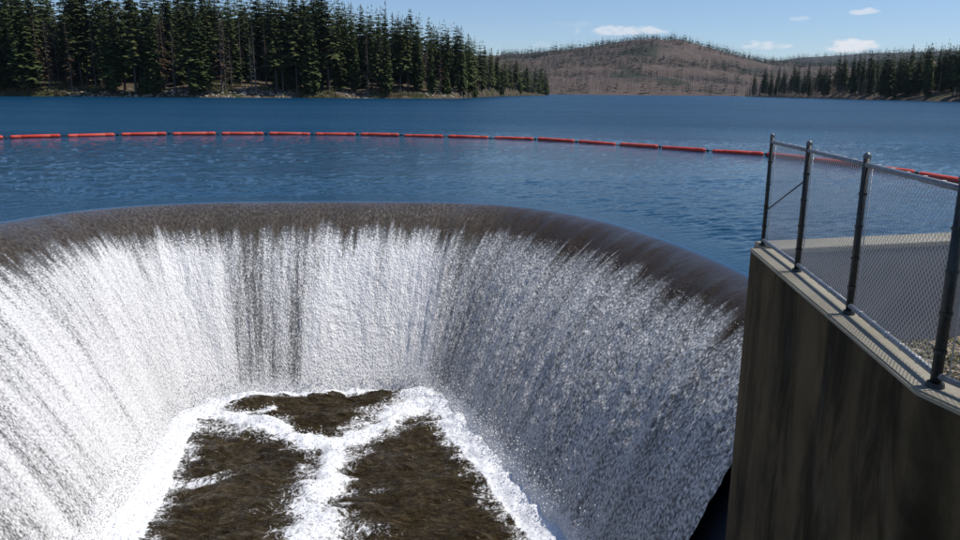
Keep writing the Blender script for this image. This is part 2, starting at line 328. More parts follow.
# walls' foot distance (from the actual foot polyline)
fp = foot[::14]; ed = np.full(X.shape, 9.)
for i in range(len(fp) - 1):
    q = (X[::4, ::4], Y[::4, ::4]); dd, _ = seg_d(*q, fp[i], fp[i + 1])
    if i == 0: E = dd
    else: E = np.minimum(E, dd)
ii = np.linspace(0, E.shape[0] - 1, nU); jj = np.linspace(0, E.shape[1] - 1, nV)
E = np.stack([np.interp(ii, np.arange(E.shape[0]), E[:, j]) for j in range(E.shape[1])], 1); E = np.stack([np.interp(jj, np.arange(E.shape[1]), E[i]) for i in range(nU)], 0)
PZ = -DEPTH
r_ = random.Random(11)
G = lambda a, b: tuple(P(a, b, PZ)[:2])
wob = (fbm(X * .9, Y * .9, 5, 4) - .5)
Xw = X + (fbm(X * 1.3, Y * 1.3, 90, 4) - .5) * 1.0; Yw = Y + (fbm(X * 1.3, Y * 1.3, 95, 4) - .5) * 1.0
arms = [(G(205, 412), G(262, 428), .42, .36), (G(262, 428), G(328, 448), .36, .36), (G(425, 400), G(385, 420), .46, .44), (G(385, 420), G(334, 450), .44, .50), (G(334, 450), G(318, 500), .46, .50), (G(318, 500), G(322, 560), .50, .56), (G(322, 560), G(324, 640), .75, .9)]
pf = np.zeros(X.shape); ridge = np.zeros(X.shape)
for n_a, (a, b, w0, w1) in enumerate(arms):
    d, t = seg_d(Xw, Yw, a, b); w = w0 + (w1 - w0) * t; pf = np.maximum(pf, .50 * (1 - sstep(.6, 2.7, d / w)))
    pf = np.maximum(pf, (1.15 if n_a < 4 else .92) * (1 - sstep(.15, 1.65, d / w))); ridge = np.maximum(ridge, np.exp(-(d / (w * .8)) ** 2))
for (a, b, w, s_) in ((G(238, 415), G(272, 409), .16, .9), (G(196, 480), G(226, 476), .28, .62)):
    d, t = seg_d(X, Y + wob * .3, a, b); pf = np.maximum(pf, s_ * (1 - sstep(.2, 1.3, d / w)))
ew = .80 + 0 * X; ew = np.where((Y > 17.0), .22 + .40 * np.exp(-((X + 6.6) / .7) ** 2) + .35 * np.exp(-((X + 1.1) / .55) ** 2), ew)
core = 1.5 * (1 - sstep(.45, .75, E / ew)); wisp = .56 * (1 - sstep(.5, 1.45, E / ew))
pf = np.maximum(pf, np.maximum(core, wisp))
wv = fbm((X + Y * .4) * 1.6, (Y - X * .3) * 3.4, 33, 4) - .5
pf = np.clip(pf + np.where(pf > 1.1, 0, wv * .75 * sstep(.02, .3, pf)) + .22 * sstep(.64, .80, fbm(X * 1.6, Y * 3.2, 35, 4)), 0, 1.5)
Z = PZ - .02 + ridge * .12 + (fbm(X * 1.2, Y * 2.4, 61, 4) - .5) * .34 + (fbm(X * 2.4 + Y * .8, Y * 6.5 - X, 66, 3) - .5) * .16 * (1 - .7 * np.clip(pf, 0, 1)) + np.clip(pf, 0, 1) * (fbm(X * 6, Y * 6, 71, 3) - .42) * .08 + .16 * np.exp(-(E / .38) ** 2)
me = mesh('pool', np.stack([X, Y, Z], -1).reshape(-1, 3), grid_faces(nU, nV), m_pool, True); fattr(me, 'foam', pf)
obj('plunge_pool_water', me, kind='structure')

dr = []
for i in range(5200):
    j = r_.randrange(NU // 6, NE); w_ = r_.random(); vq = 1 - abs(r_.gauss(0, .035)); b_ = lip[j] + (foot[j] - lip[j]) * vq
    dr.append((b_[0], b_[1], -DEPTH * vq ** POW + abs(r_.gauss(0, .16)) + .02, r_.uniform(.006, .022)))
fi_, fj_ = np.nonzero(pf > .75)
for i in range(5200):
    q = r_.randrange(len(fi_)); dr.append((X[fi_[q], fj_[q]], Y[fi_[q], fj_[q]], Z[fi_[q], fj_[q]] + abs(r_.gauss(0, .07)), r_.uniform(.006, .020)))
for i in range(5200):
    j = r_.randrange(NU // 6, NE); vq = vb[j] + r_.uniform(-.03, .5) * r_.random(); k_i = min(NV - 1, int(vq / 1.03 * NV)); b_ = pos[j, k_i]; iw = (foot[j] - lip[j]); iw = iw / np.linalg.norm(iw); o_ = abs(r_.gauss(0, .05)) + .02
    dr.append((b_[0] + iw[0] * o_, b_[1] + iw[1] * o_, b_[2] + o_ * .6, r_.uniform(.003, .009)))
dr = np.array(dr); T4 = np.array([(1, 0, -.5), (-.5, .87, -.5), (-.5, -.87, -.5), (0, 0, 1.2)])
me = mesh('spray', (dr[:, None, :3] + T4[None] * dr[:, None, 3:]).reshape(-1, 3), (np.array([(0, 2, 1), (0, 1, 3), (1, 2, 3), (2, 0, 3)])[None] + 4 * np.arange(len(dr))[:, None, None]).reshape(-1, 3), mat_simple('water_droplets', (.86, .87, .88), .4))
obj('spray', me, kind='stuff', label='white spray droplets flying off the breaking and landing water', category='spray')

# ------------------------------------------------------------------ lake surface with the opening of the spillway
cen = np.array([-4.1, 11.0]); ring = np.vstack([lip[:NU], [(5.0, 8.0), (5, 3), (5, -4), (0, -6), (-7, -5)]])
ang = np.unwrap(np.arctan2(ring[:, 1] - cen[1], ring[:, 0] - cen[0])); rr_ = np.hypot(*(ring - cen).T)
arc_boom = [P(-120, 143, 0), P(8, 138.6, 0), P(60, 137.3, 0), P(150, 135.5, 0), P(260, 135, 0), P(350, 135.5, 0), P(440, 137.4, 0), P(520, 139.5, 0), P(600, 144, 0), P(700, 151.5, 0), P(760, 155.5, 0), P(850, 166, 0), P(955, 181.5, 0), P(1060, 200, 0)]
arc_boom = np.array(arc_boom)
rs = [0.]
while rs[-1] < 75: rs.append(rs[-1] + .12 + rs[-1] * .012)
rs = np.r_[rs, 90, 120, 200, 400, 800, 1600, 3200, 7000]
dirs = (ring - cen) / rr_[:, None]
pl = cen + dirs[:, None, :] * (rr_[:, None, None] + rs[None, :, None]); n = len(ring)
pl3 = np.concatenate([pl, np.zeros((n, len(rs), 1))], -1)
fi = grid_faces(n, len(rs)); last = np.array([[(n - 1) * len(rs) + j, j, j + 1, (n - 1) * len(rs) + j + 1] for j in range(len(rs) - 1)])
xx, yy, rq = pl3[..., 0], pl3[..., 1], rs[None, :]
by0 = np.interp(xx, arc_boom[:, 0], arc_boom[:, 1]); cl0 = 1 - sstep(-1.5, 1.0, yy - by0); gust_ = .55 + .9 * sstep(.35, .65, fbm(xx * .05, yy * .12, 210, 3))
amp_ = sstep(.25, 2.2, rq) * (1 - sstep(50, 78, rq)) * gust_ * (1 - .15 * cl0)
wx, wy = xx + .5 * yy * .3, yy - .25 * xx
pl3[..., 2] = amp_ * ((fbm(wx * .7, wy * 1.4, 201, 2) - .5) * .035 + (fbm(wx * 3.3, wy * 6.0, 203, 3) - .5) * .066 * (1 - .45 * sstep(25, 60, rq)))
me = mesh('lake', pl3.reshape(-1, 3), np.vstack([fi, last]), m_lake, True)
by_ = np.interp(pl3[..., 0], arc_boom[:, 0], arc_boom[:, 1])
calm = 1 - sstep(-1.5, .5, pl3[..., 1] - by_); calm *= .35 + .65 * sstep(-14, 2, pl3[..., 0]) * (1 - sstep(6, 16, pl3[..., 0])); fattr(me, 'calm', calm); fattr(me, 'far', np.broadcast_to(sstep(25, 65, rq), pl3.shape[:2]))
lk = obj('lake_water', me, kind='structure')
if me.polygons[0].normal.z < 0: me.flip_normals()

# ------------------------------------------------------------------ land
def land(name, t0, t1, nt, Yf, hf, mat, nd=60):
    t = np.linspace(t0, t1, nt)[:, None]; k = np.linspace(0, 1, nd)[None, :]
    Y = Yf(t, k); X = t * Y; Z = hf(t, Y, X)
    me = mesh(name, np.stack([X, Y, Z], -1).reshape(-1, 3), grid_faces(nt, nd, False), mat, True)
    if me.polygons[0].normal.z < 0: me.flip_normals()
    return obj(name, me, kind='structure')
def tab(pts): a = np.array(pts, float); return np.array([tx(p) for p in a[:, 0]]), a[:, 1]
LS = tab([(-900, 320), (-400, 330), (0, 337), (200, 345), (320, 362), (460, 400), (474, 470), (500, 640), (545, 960), (549, 1000)])
def left_h(t, Y, X):
    sh = np.interp(t, *LS) + (fbm(X * .03, Y * .0 + 3, 81, 3) - .5) * 10; d = Y - sh
    cap = np.interp(t, *tab([(-900, 30), (300, 26), (400, 20), (470, 16), (500, 9), (530, 3), (546, 1), (549, -3), (560, -6)]))
    return np.where(d < 0, d * .1, np.minimum(cap, 1.6 * sstep(0, 6, d) + d * .17)) + (fbm(X * .08, Y * .08, 84, 4) - .5) * 1.6 * sstep(0, 12, d) - .25
m_forest = mat_ground('forest_floor', [(.10, .075, .050), (.055, .042, .028), (.17, .135, .095)], .05, .5, (.045, .050, .020), (.50, .60))
land('forested_shore', tx(-900), tx(552), 420, lambda t, k: np.interp(t, *LS) - 12 + 260 * k ** 1.5, left_h, m_forest)
RS = tab([(742, 1120), (750, 1070), (800, 800), (850, 616), (900, 525), (960, 448), (1100, 380), (1500, 300)])
def right_h(t, Y, X):
    d = Y - np.interp(t, *RS) - (fbm(X * .02, Y * 0, 85, 3) - .5) * 10; cap = np.interp(t, *tab([(742, -3), (746, 1), (780, 6), (850, 12), (960, 20), (1200, 30)]))
    return np.where(d < 0, d * .1, np.minimum(cap, 1.2 * sstep(0, 5, d) + d * .12)) - .25 + (fbm(X * .05, Y * .05, 86, 3) - .5) * sstep(0, 12, d)
m_rshore = mat_ground('bare_brown_slope', [(.14, .105, .080), (.10, .075, .055), (.18, .14, .11)], .02, .3, (.05, .055, .03))
land('wooded_point', tx(740), tx(1500), 220, lambda t, k: np.interp(t, *RS) - 12 + 300 * k ** 1.5, right_h, m_rshore)
HK = tab([(400, 60), (500, 58), (523, 57), (550, 54), (580, 51), (610, 46), (630, 43), (650, 41.5), (680, 43), (700, 48), (720, 53), (745, 59), (770, 64), (800, 67), (850, 68), (900, 64), (930, 62), (960, 61), (1200, 58)])
def hill_h(t, Y, X):
    px_ = np.interp(t, *[a for a in (np.array([tx(p) for p in range(300, 1500, 50)]), np.array(range(300, 1500, 50)))])
    top = (hy(px_) - np.interp(t, *HK)) / F * 3000 + H
    k = (Y - 1450) / 1550; prof = np.interp(k, [-.1, 0, .02, .12, .30, .42, .75, 1, 1.3], [-.08, 0, .03, .16, .21, .24, .80, 1, .5])
    return top * prof + (fbm(X * .006, Y * .006, 87, 5) - .5) * 34 * sstep(.02, .3, k) * (1 - .6 * sstep(.8, 1, k)) + (fbm(X * .03, Y * .03, 88, 3) - .5) * 8 * sstep(0, .1, k)
m_hill = mat_ground('logged_hillside', [(.112, .082, .067), (.076, .062, .054), (.142, .108, .086)], .0022, .02, (.045, .048, .034), (.55, .64))
land('logged_hill', tx(300), tx(1500), 420, lambda t, k: 1420 + 2100 * k + 0 * t, hill_h, m_hill, 110)
RK = tab([(500, 58), (700, 60), (740, 65), (780, 63), (795, 60), (830, 57), (860, 54.5), (900, 54), (960, 53), (1200, 50), (1600, 55)])
def ridge_h(t, Y, X):
    px_ = np.interp(t, np.array([tx(p) for p in range(300, 2500, 50)]), np.array(range(300, 2500, 50))); top = (hy(px_) - np.interp(t, *RK)) / F * 5200
    return top * np.interp(Y, [3600, 5200, 6500], [.2, 1, .6]) + (fbm(X * .002, Y * .002, 89, 4) - .5) * 30
m_ridge = mat_ground('far_ridge', [(.050, .050, .045), (.075, .066, .056), (.035, .042, .034)], .0015, .01)
land('far_ridge', tx(480), tx(1500), 200, lambda t, k: 3600 + 2900 * k + 0 * t, ridge_h, m_ridge, 40)
# wide ground sheet below everything, out to the horizon
me = mesh('g', [(-14000, -9000, -8), (14000, -9000, -8), (14000, 14000, -8), (-14000, 14000, -8)], [(0, 1, 2, 3)], m_forest); obj('ground', me, kind='structure')

# ------------------------------------------------------------------ trees
def tube(p, r, n=5):                    # p: points, r: radii -> verts, quads
    p = np.asarray(p, float); V = []; Fc = []
    for i in range(len(p)):
        d = p[min(i + 1, len(p) - 1)] - p[max(i - 1, 0)]; d = d / (np.linalg.norm(d) + 1e-9)
        u = np.cross(d, [0, 0, 1.]) if abs(d[2]) < .9 else np.cross(d, [1., 0, 0]); u /= np.linalg.norm(u); w = np.cross(d, u)
        for k in range(n): a = 2 * math.pi * k / n; V.append(p[i] + (u * math.cos(a) + w * math.sin(a)) * r[i])
    for i in range(len(p) - 1):
        for k in range(n): Fc.append([i * n + k, i * n + (k + 1) % n, (i + 1) * n + (k + 1) % n, (i + 1) * n + k])
    return V, Fc
def join(parts):
    V = []; Fc = []
    for v, f in parts:
        o = len(V); V += list(v); Fc += [[i + o for i in q] for q in f]
    return V, Fc
def crown(r, hgt, base, width, whorls, per, shape=.8, gap=.1, jag=.35, leaf=1.0):
    """needle sprays on drooping limbs, hgt tall; returns verts, faces"""
    V = []; Fc = []
    for w in range(whorls):
        k = (w + r.uniform(-.4, .4)) / whorls; z = base + (hgt - base) * max(0, k)
        R = width * (1 - k) ** shape * (.35 + .65 * min(1, k * 6 + .25)) + .25
        n = max(3, int(per * (.6 + .6 * (1 - k))))
        if r.random() < gap: continue
        for b in range(n):
            if r.random() < gap: continue
            a = r.uniform(0, 2 * math.pi); Lb = R * (1 + r.uniform(-jag, jag * .7)); droop = r.uniform(.05, .45) * (1.2 - k)
            d = np.array([math.cos(a), math.sin(a), 0.]); side = np.array([-math.sin(a), math.cos(a), 0.])
            for q in range(3):
                f0 = q / 3 + .08; f1 = f0 + .5; wd = Lb * .30 * leaf * (1.15 - .25 * q) * r.uniform(.6, 1.2); t = r.uniform(-.5, .5)
                p0 = d * Lb * f0 + [0, 0, z - droop * Lb * f0 ** 1.5]; p1 = d * Lb * min(f1, 1.05) + [0, 0, z - droop * Lb * min(f1, 1.05) ** 1.5]
                s0 = side * wd + np.array([0, 0, -wd * (.35 + t)]); s1 = -side * wd + np.array([0, 0, -wd * (.35 - t)])
                mid = (p0 + p1) / 2; i = len(V)
                V += [p0, mid + s0, p1, mid + s1]; Fc += [[i, i + 1, i + 2], [i, i + 2, i + 3]]
    i = len(V); V += [np.array([.22, 0, hgt - 1.6]), np.array([-.12, .2, hgt - 1.6]), np.array([-.12, -.2, hgt - 1.6]), np.array([0, 0, hgt + .4])]; Fc += [[i, i + 1, i + 3], [i + 1, i + 2, i + 3], [i + 2, i, i + 3]]
    return V, Fc
def trunk(r, hgt, rad_, twigs=0, from_=.2, tw=2.0):
    b = r.uniform(-.01, .01); pts = [(b * z * z / hgt, b * .6 * z, z) for z in np.linspace(-1.5, hgt, 6)]
    parts = [tube(pts, [rad_ * (1 - .93 * i / 5) for i in range(6)], 6)]
    for _ in range(twigs):
        k = r.uniform(from_, .97); z = hgt * k; a = r.uniform(0, 6.28); Lb = tw * (1.1 - k) * r.uniform(.5, 1.2) + .3
        e = (math.cos(a) * Lb, math.sin(a) * Lb, z - Lb * r.uniform(-.15, .5)); parts.append(tube([(0, 0, z), e], [.06, .02], 3))
    return join(parts)
r = random.Random(3)
KINDS = {}
def kind(key, trunk_vf, crown_vf, tm, cm): KINDS.setdefault(key, []).append((mesh(key + '_trunk', *trunk_vf, tm, True), mesh(key + '_crown', *crown_vf, cm) if crown_vf else None, trunk_vf, crown_vf))
for i in range(4): kind('fir', trunk(r, 31, .38, 10, .05, 1.6), crown(r, 31, r.uniform(1, 4), r.uniform(2.7, 3.8), 64, 12, r.uniform(.55, .85), .06, .5, 1.15), m_bark, m_green)
for i in range(3): kind('pine', trunk(r, 32, .42, 26, .12, 2.2), crown(r, 32, r.uniform(6, 11), r.uniform(2.9, 3.9), 44, 11, .5, .12, .6, 1.2), m_bark, m_olive)
for i in range(2): kind('young', trunk(r, 31, .5, 0), crown(r, 31, 1.0, 7.5, 56, 15, .85, .04, .3, 1.0), m_bark, m_green)
for i in range(2): kind('rust', trunk(r, 30, .36, 30, .15, 2.4), crown(r, 30, 5, 3.0, 34, 6, .7, .25, .5, .7), m_snag, m_rust)
for i in range(3): kind('snag', trunk(r, 28, .34, 90, .12, 3.0), None, m_snag, None)
NAMES = {'fir': ('fir_tree', 'fir tree'), 'pine': ('pine_tree', 'pine tree'), 'young': ('young_fir_tree', 'fir tree'), 'rust': ('dying_pine_tree', 'pine tree'), 'snag': ('dead_tree', 'dead tree')}
LOOK = {'fir': 'dark green fir', 'pine': 'bare-legged olive pine', 'young': 'short broad green fir', 'rust': 'thin rusty pine', 'snag': 'bare grey dead tree'}
def place_tree(key, x, y, z, hgt, label, group, rr=r):
    tm, cm, _, _ = rr.choice(KINDS[key]); s_ = hgt / 31
    o = obj(NAMES[key][0], None, label=label, category=NAMES[key][1], group=group); o.empty_display_size = .1
    o.location = (x, y, z); w = s_ * rr.uniform(.85, 1.2); o.scale = (w, w, s_); o.rotation_euler = (rr.uniform(-.02, .02), rr.uniform(-.02, .02), rr.uniform(0, 6.28))
    obj('trunk', tm, o)
    if cm: obj('crown', cm, o)
    return o
def zone(px_, zs):
    for lim, txt in zs:
        if px_ < lim: return txt
    return zs[-1][1]
ZL = [(40, 'at far left end of left shore'), (80, 'at left end of left shore'), (120, 'above second and third boom floats, left shore'), (160, 'above fourth boom float, left shore'), (200, 'above fifth boom float, left shore'), (240, 'in tall middle of left shore'), (280, 'right of the middle of left shore'), (320, 'where skyline leaves the picture top'), (360, 'where open sky begins beside the forest'),
      (395, 'above open tan bank, left shore'), (430, 'right of tallest trees, left shore'), (460, 'near the bank corner, left shore'), (490, 'behind the bank corner, left shore'), (520, 'on forested tip of left shore'), (999, 'at outer end of the left tip')]
ROWS = [(14, 'front row '), (34, 'second row '), (999, 'back row ')]
cnt = 0; used = []
NL = 206
for i in range(NL):
    for _try in range(40):
        u = (i + r.random()) / NL; p_ = -50 + 598 * u ** .92; d = 3 + 60 * r.random() ** 1.3
        if p_ > 470: d *= .6
        t = tx(p_); Y0 = float(np.interp(t, *LS)) + d; X0 = t * Y0
        sc_ = 30 if p_ < 480 else 14
        if all((X0 - a) ** 2 + (Y0 - b) ** 2 > (3.4 if p_ < 480 else 3.5) ** 2 for a, b in used): break
    used.append((X0, Y0)); q = r.random()
    key = 'young' if (q < .11 and d < 24) else 'pine' if q < .36 else 'rust' if q < .44 else 'snag' if q < .51 else 'fir'
    if 40 < p_ < 75 or 218 < p_ < 262: key = r.choice(['snag', 'rust', 'snag', 'pine', 'fir'])
    h_ = {'young': r.uniform(14, 21), 'pine': r.uniform(31, 42), 'rust': r.uniform(26, 36), 'snag': r.uniform(24, 36), 'fir': r.uniform(28, 44)}[key]
    if p_ <= 340: h_ *= 1.07
    if p_ > 340: h_ *= np.interp(p_, [340, 400, 440, 480, 505, 530, 548], [1, .90, .80, .72, .78, .84, .80])
    g = float(left_h(np.array(t), np.array(Y0), np.array(X0)))
    tall = 'tall ' if h_ > 37 else 'low ' if h_ < 29 else ''
    if key == 'young': tall = ''
    place_tree(key, X0, Y0, g - .2, h_, zone(d, ROWS) + tall + LOOK[key] + ' ' + zone(p_, ZL), 'conifers of the forest along the left shore')
ZR = [(775, 'at left tip of right point'), (790, 'near left tip of right point'), (810, 'on thin left stretch of right point'), (835, 'before dense part of right point'), (860, 'at start of dense right-hand stand'), (885, 'in dense stand above the third fence post'), (910, 'in dense stand right of third fence post'), (940, 'in dense stand near right edge'), (9999, 'at right edge of the right-hand stand')]
NR = 92
for i in range(NR):
    p_ = 750 + 240 * ((i + r.random()) / NR) ** 1.05; d = 2 + 45 * r.random(); t = tx(p_); Y0 = float(np.interp(t, *RS)) + d; X0 = t * Y0; q = r.random()
    sp = p_ < 835
    key = ('snag' if q < .36 else 'rust' if q < .42 else 'fir') if sp else ('snag' if q < .10 else 'pine' if q < .28 else 'fir')
    h_ = r.uniform(23, 34) if key in ('fir', 'pine') else r.uniform(14, 24)
    if p_ < 800: h_ *= r.uniform(.75, 1.25)
    g = float(right_h(np.array(t), np.array(Y0), np.array(X0)))
    place_tree(key, X0, Y0, g - .2, h_, zone(d, [(15, 'front row '), (30, 'second row '), (99, 'back row ')]) + ('tall ' if h_ > 29 else 'low ' if h_ < 23 else '') + LOOK[key] + ' ' + zone(p_, ZR), 'conifers of the wooded point on the right')
groups_ = {}
for o in C.objects:
    if o.get('group', '').startswith('conifers'): groups_.setdefault(o['label'], []).append(o)
for lab, os_ in groups_.items():
    if len(os_) < 2: continue
    os_.sort(key=lambda o: o.location.x / o.location.y)
    for i, o in enumerate(os_): o['label'] = lab + (', leftmost' if i == 0 else ', rightmost' if i == len(os_) - 1 else ', middle one' if len(os_) == 3 else f', {["", "second", "third", "fourth", "fifth", "sixth", "seventh", "eighth"][i]} from left')
# masses of trees nobody could count: deeper forest, far slopes
def lowpoly(r, hgt, width, wh, per): return crown(r, hgt, hgt * .06, width, wh, per, .65, .05, .4, 1.7)
def mass(name, protos, places, mat, label):
    V = []; Fc = []; off = 0
    P_ = [(np.array(v), np.array(f)) for v, f in protos]
    for (x0, y0, z0, s0) in places:
        v, f = P_[r.randrange(len(P_))]; a = r.uniform(0, 6.28); ca, sa = math.cos(a), math.sin(a); w = s0 * r.uniform(.85, 1.2)
        q = np.stack([(v[:, 0] * ca - v[:, 1] * sa) * w + x0, (v[:, 0] * sa + v[:, 1] * ca) * w + y0, v[:, 2] * s0 + z0], 1)
        V.append(q); Fc.append(f + off); off += len(v)
    me = mesh(name, np.vstack(V), np.vstack(Fc), mat); return obj(name, me, kind='stuff', label=label, category='forest' if 'bare' not in label else 'dead trees')
mid = [lowpoly(r, 31, 4.1, 17, 6) for _ in range(4)]
far = [lowpoly(r, 30, 5.2, 5, 2) for _ in range(4)]
pl_ = []
for i in range(1350):
    p_ = r.uniform(-330, 545); t = tx(p_); d = (40 + 140 * r.random()) if p_ < 470 else (22 + 60 * r.random()); 
    if p_ < -55: d = 3 + 100 * r.random()
    Y0 = float(np.interp(t, *LS)) + d; X0 = t * Y0; h_ = r.uniform(31, 43) * np.interp(p_, [340, 400, 440, 480, 505, 530, 548], [.95, .80, .72, .66, .72, .76, .70])
    pl_.append((X0, Y0, float(left_h(np.array(t), np.array(Y0), np.array(X0))) - .3, h_ / 31))
mass('forest', mid, pl_, m_green, 'dark green conifer forest filling the slope behind the left shore trees')
pl_ = []
for i in range(330):
    p_ = 785 + 300 * r.random(); t = tx(p_); d = 25 + 160 * r.random(); Y0 = float(np.interp(t, *RS)) + d; X0 = t * Y0
    if p_ < 850 and r.random() < .4: continue
    pl_.append((X0, Y0, float(right_h(np.array(t), np.array(Y0), np.array(X0))) - .3, r.uniform(20, 29) / 31))
mass('forest', mid[:2], pl_, m_green, 'dark conifers filling the ground behind the wooded point')
pl_ = []; bare = []
def hz(t, Y): return float(hill_h(np.array(t), np.array(Y), np.array(t * Y)))
for i in range(17000):
    p_ = r.uniform(500, 1000); t = tx(p_); k = r.random(); Y0 = 1455 + 1620 * k; X0 = t * Y0; a = fbm(X0 * .004, Y0 * .0035, 91, 3)
    sky_ = k > .93
    prob = 1.0 if (sky_ and r.random() < .95) else (.85 if (a > .60 and k > .15) else .05)
    if p_ < 610 and k > .5: prob = max(prob, .8)
    if k > .76: prob = max(prob, .85)          # the dark wooded shoulder of the hill
    if .27 < k < .34 and fbm(X0 * .01, 3, 93, 2) > .42: prob = .6   # strip of trees left along the bench
    if k < .05: prob = .30
    if r.random() < prob and len(pl_) < 5600: pl_.append((X0, Y0, hz(t, Y0) - .5, r.uniform(.5, .95) * (1.0 if not sky_ else 1.3)))
    elif k < .30 and r.random() < .8 and len(bare) < 1100: bare.append((X0, Y0, hz(t, Y0) - .5, r.uniform(.4, .95)))
mass('forest', far, pl_, m_farfol, 'scattered dark conifers and skyline trees on the brown logged hill')
stick = [trunk(r, 26, .45, 8, .4, 2.5) for _ in range(3)]; stick = [(v, [f for q in fs for f in ([q[0], q[1], q[2]], [q[0], q[2], q[3]])]) for v, fs in stick]
for i in range(420):                    # bare burnt stems between the firs of the wooded point
    p_ = 745 + 130 * r.random(); t = tx(p_); Y0 = float(np.interp(t, *RS)) + 2 + 80 * r.random(); X0 = t * Y0
    bare.append((X0, Y0, float(right_h(np.array(t), np.array(Y0), np.array(X0))) - .3, r.uniform(.35, .75)))
mass('dead_wood', stick, bare, m_snag, 'bare grey dead stems standing on the far shore and the point')
pl_ = []
for i in range(1500):
    p_ = r.uniform(700, 1100); t = tx(p_); Y0 = r.uniform(4300, 5300) if r.random() < .6 else r.uniform(5100, 5300); X0 = t * Y0
    pl_.append((X0, Y0, float(ridge_h(np.array(t), np.array(Y0), np.array(X0))) - .5, r.uniform(.7, 1.4)))
mass('forest', far[:2], pl_, m_farfol, 'blue-dark conifers covering the far ridge on the right')

# brush, rocks and driftwood on the left bank (uncountable)
def lump(r, s=1.0, n=5):
    bm = bmesh.new(); bmesh.ops.create_icosphere(bm, subdivisions=1, radius=1)
    v = np.array([x.co[:] for x in bm.verts]); f = [[y.index for y in x.verts] for x in bm.faces]; bm.free()
    v = v * (1 + np.array([[r.uniform(-.35, .35)] for _ in v])); v[:, 2] *= .6; return v, f
def shrub(r):
    V = []; Fc = []
    for _ in range(46):
        c = np.array([r.gauss(0, .5), r.gauss(0, .5), abs(r.gauss(.3, .3))]); i = len(V)
        for k in range(3): V.append(c + np.array([r.uniform(-.28, .28) for _ in range(3)]))
        Fc.append([i, i + 1, i + 2])
    return V, Fc
m_brush = mat_foliage('bank_brush', (.085, .085, .035), (.14, .125, .06)); m_rock = mat_simple('pale_bank_rock', (.33, .28, .22), .9, 0, .35, .5)
sh = [shrub(r) for _ in range(4)]; lu = [lump(r) for _ in range(4)]
pl_ = []; rk = []
for i in range(1500):
    p_ = -60 + 540 * r.random(); t = tx(p_); Y0 = float(np.interp(t, *LS)) + 1 + 16 * r.random() ** 1.3; X0 = t * Y0; z0 = float(left_h(np.array(t), np.array(Y0), np.array(X0)))
    if fbm(X0 * .04, Y0 * .03, 97, 3) > .46: pl_.append((X0, Y0, z0, r.uniform(.6, 1.9)))
    elif z0 > -.4: rk.append((X0, Y0, z0, r.uniform(.2, .8) if Y0 - np.interp(t, *LS) < 7 else r.uniform(.2, .5)))
mass('undergrowth', sh, pl_, m_brush, 'olive brush along the foot of the left shore forest')
mass('gravel', lu, rk, m_rock, 'pale rocks and stumps scattered on the left bank')

# ------------------------------------------------------------------ concrete walls on the right
def prism(poly, z0, z1, bev=0.0):
    bm = bmesh.new(); vs = [bm.verts.new((x, y, z0)) for x, y in poly]; f = bm.faces.new(vs)
    g = bmesh.ops.extrude_face_region(bm, geom=[f]); bmesh.ops.translate(bm, verts=[e for e in g['geom'] if isinstance(e, bmesh.types.BMVert)], vec=(0, 0, z1 - z0))
    bmesh.ops.recalc_face_normals(bm, faces=bm.faces)
    if bev: bmesh.ops.bevel(bm, geom=[e for e in bm.edges], offset=bev, segments=2, affect='EDGES')
    me = bpy.data.meshes.new('prism'); bm.to_mesh(me); bm.free(); return me
TOP = 1.45
A_ = P(751, 248, TOP)[:2]; B_ = P(917, 388.5, TOP)[:2]; C_ = P(962, 409, TOP)[:2]
dAB = (B_ - A_) / np.linalg.norm(B_ - A_); dBC = (C_ - B_) / np.linalg.norm(C_ - B_); C2 = B_ + dBC * 3.2
TH = .30
nAB = np.array([-dAB[1], dAB[0]]); nBC = np.array([-dBC[1], dBC[0]])
if nAB[0] < 0: nAB = -nAB
if nBC[0] < 0: nBC = -nBC
mit = (nAB + nBC) / np.linalg.norm(nAB + nBC); mit = mit * TH / (mit @ nAB)
wroot = obj('training_wall', None, label='dark stained concrete wall topped by the chain-link fence beside the spillway', category='wall')
def part(name, me, mat, parent, **kw):
    me.materials.clear(); me.materials.append(mat); return obj(name, me, parent, **kw)
CAP = .045
part('wall_body', prism([A_, B_, C2, C2 + nBC * TH, B_ + mit, A_ + nAB * TH], -6.0, TOP - CAP), m_wall, wroot)
A2 = A_ + nAB * TH
o_ = .012
part('coping', prism([A_ - nAB * o_ , B_ - mit / TH * o_, C2 - nBC * o_, C2 + nBC * TH, B_ + mit, A2], TOP - CAP + .001, TOP, .012), m_ledge, wroot)
# wing wall running right from the corner
W1 = P(776, 249, TOP)[:2]; W2 = P(930, 241.5, TOP)[:2]; dW = (W2 - W1) / np.linalg.norm(W2 - W1); nW = np.array([-dW[1], dW[0]])
s0 = A_ + nAB * TH + dAB * (-.0); k0 = W1 - dW * ((W1 - A2) @ dW)
Wa = k0 + dW * .02; Wb = Wa + dW * 12
wr = obj('wing_wall', None, label='grey concrete wall crossing behind the fence with a pale sunlit top', category='wall')
part('wall_body', prism([Wa, Wb, Wb + nW * .5, Wa + nW * .5], -6.0, TOP - .07), m_wing, wr)
part('coping', prism([Wa - nW * .004, Wb - nW * .004, Wb + nW * .504, Wa + nW * .504], TOP - .069, TOP - .004, .01), m_ledge, wr)
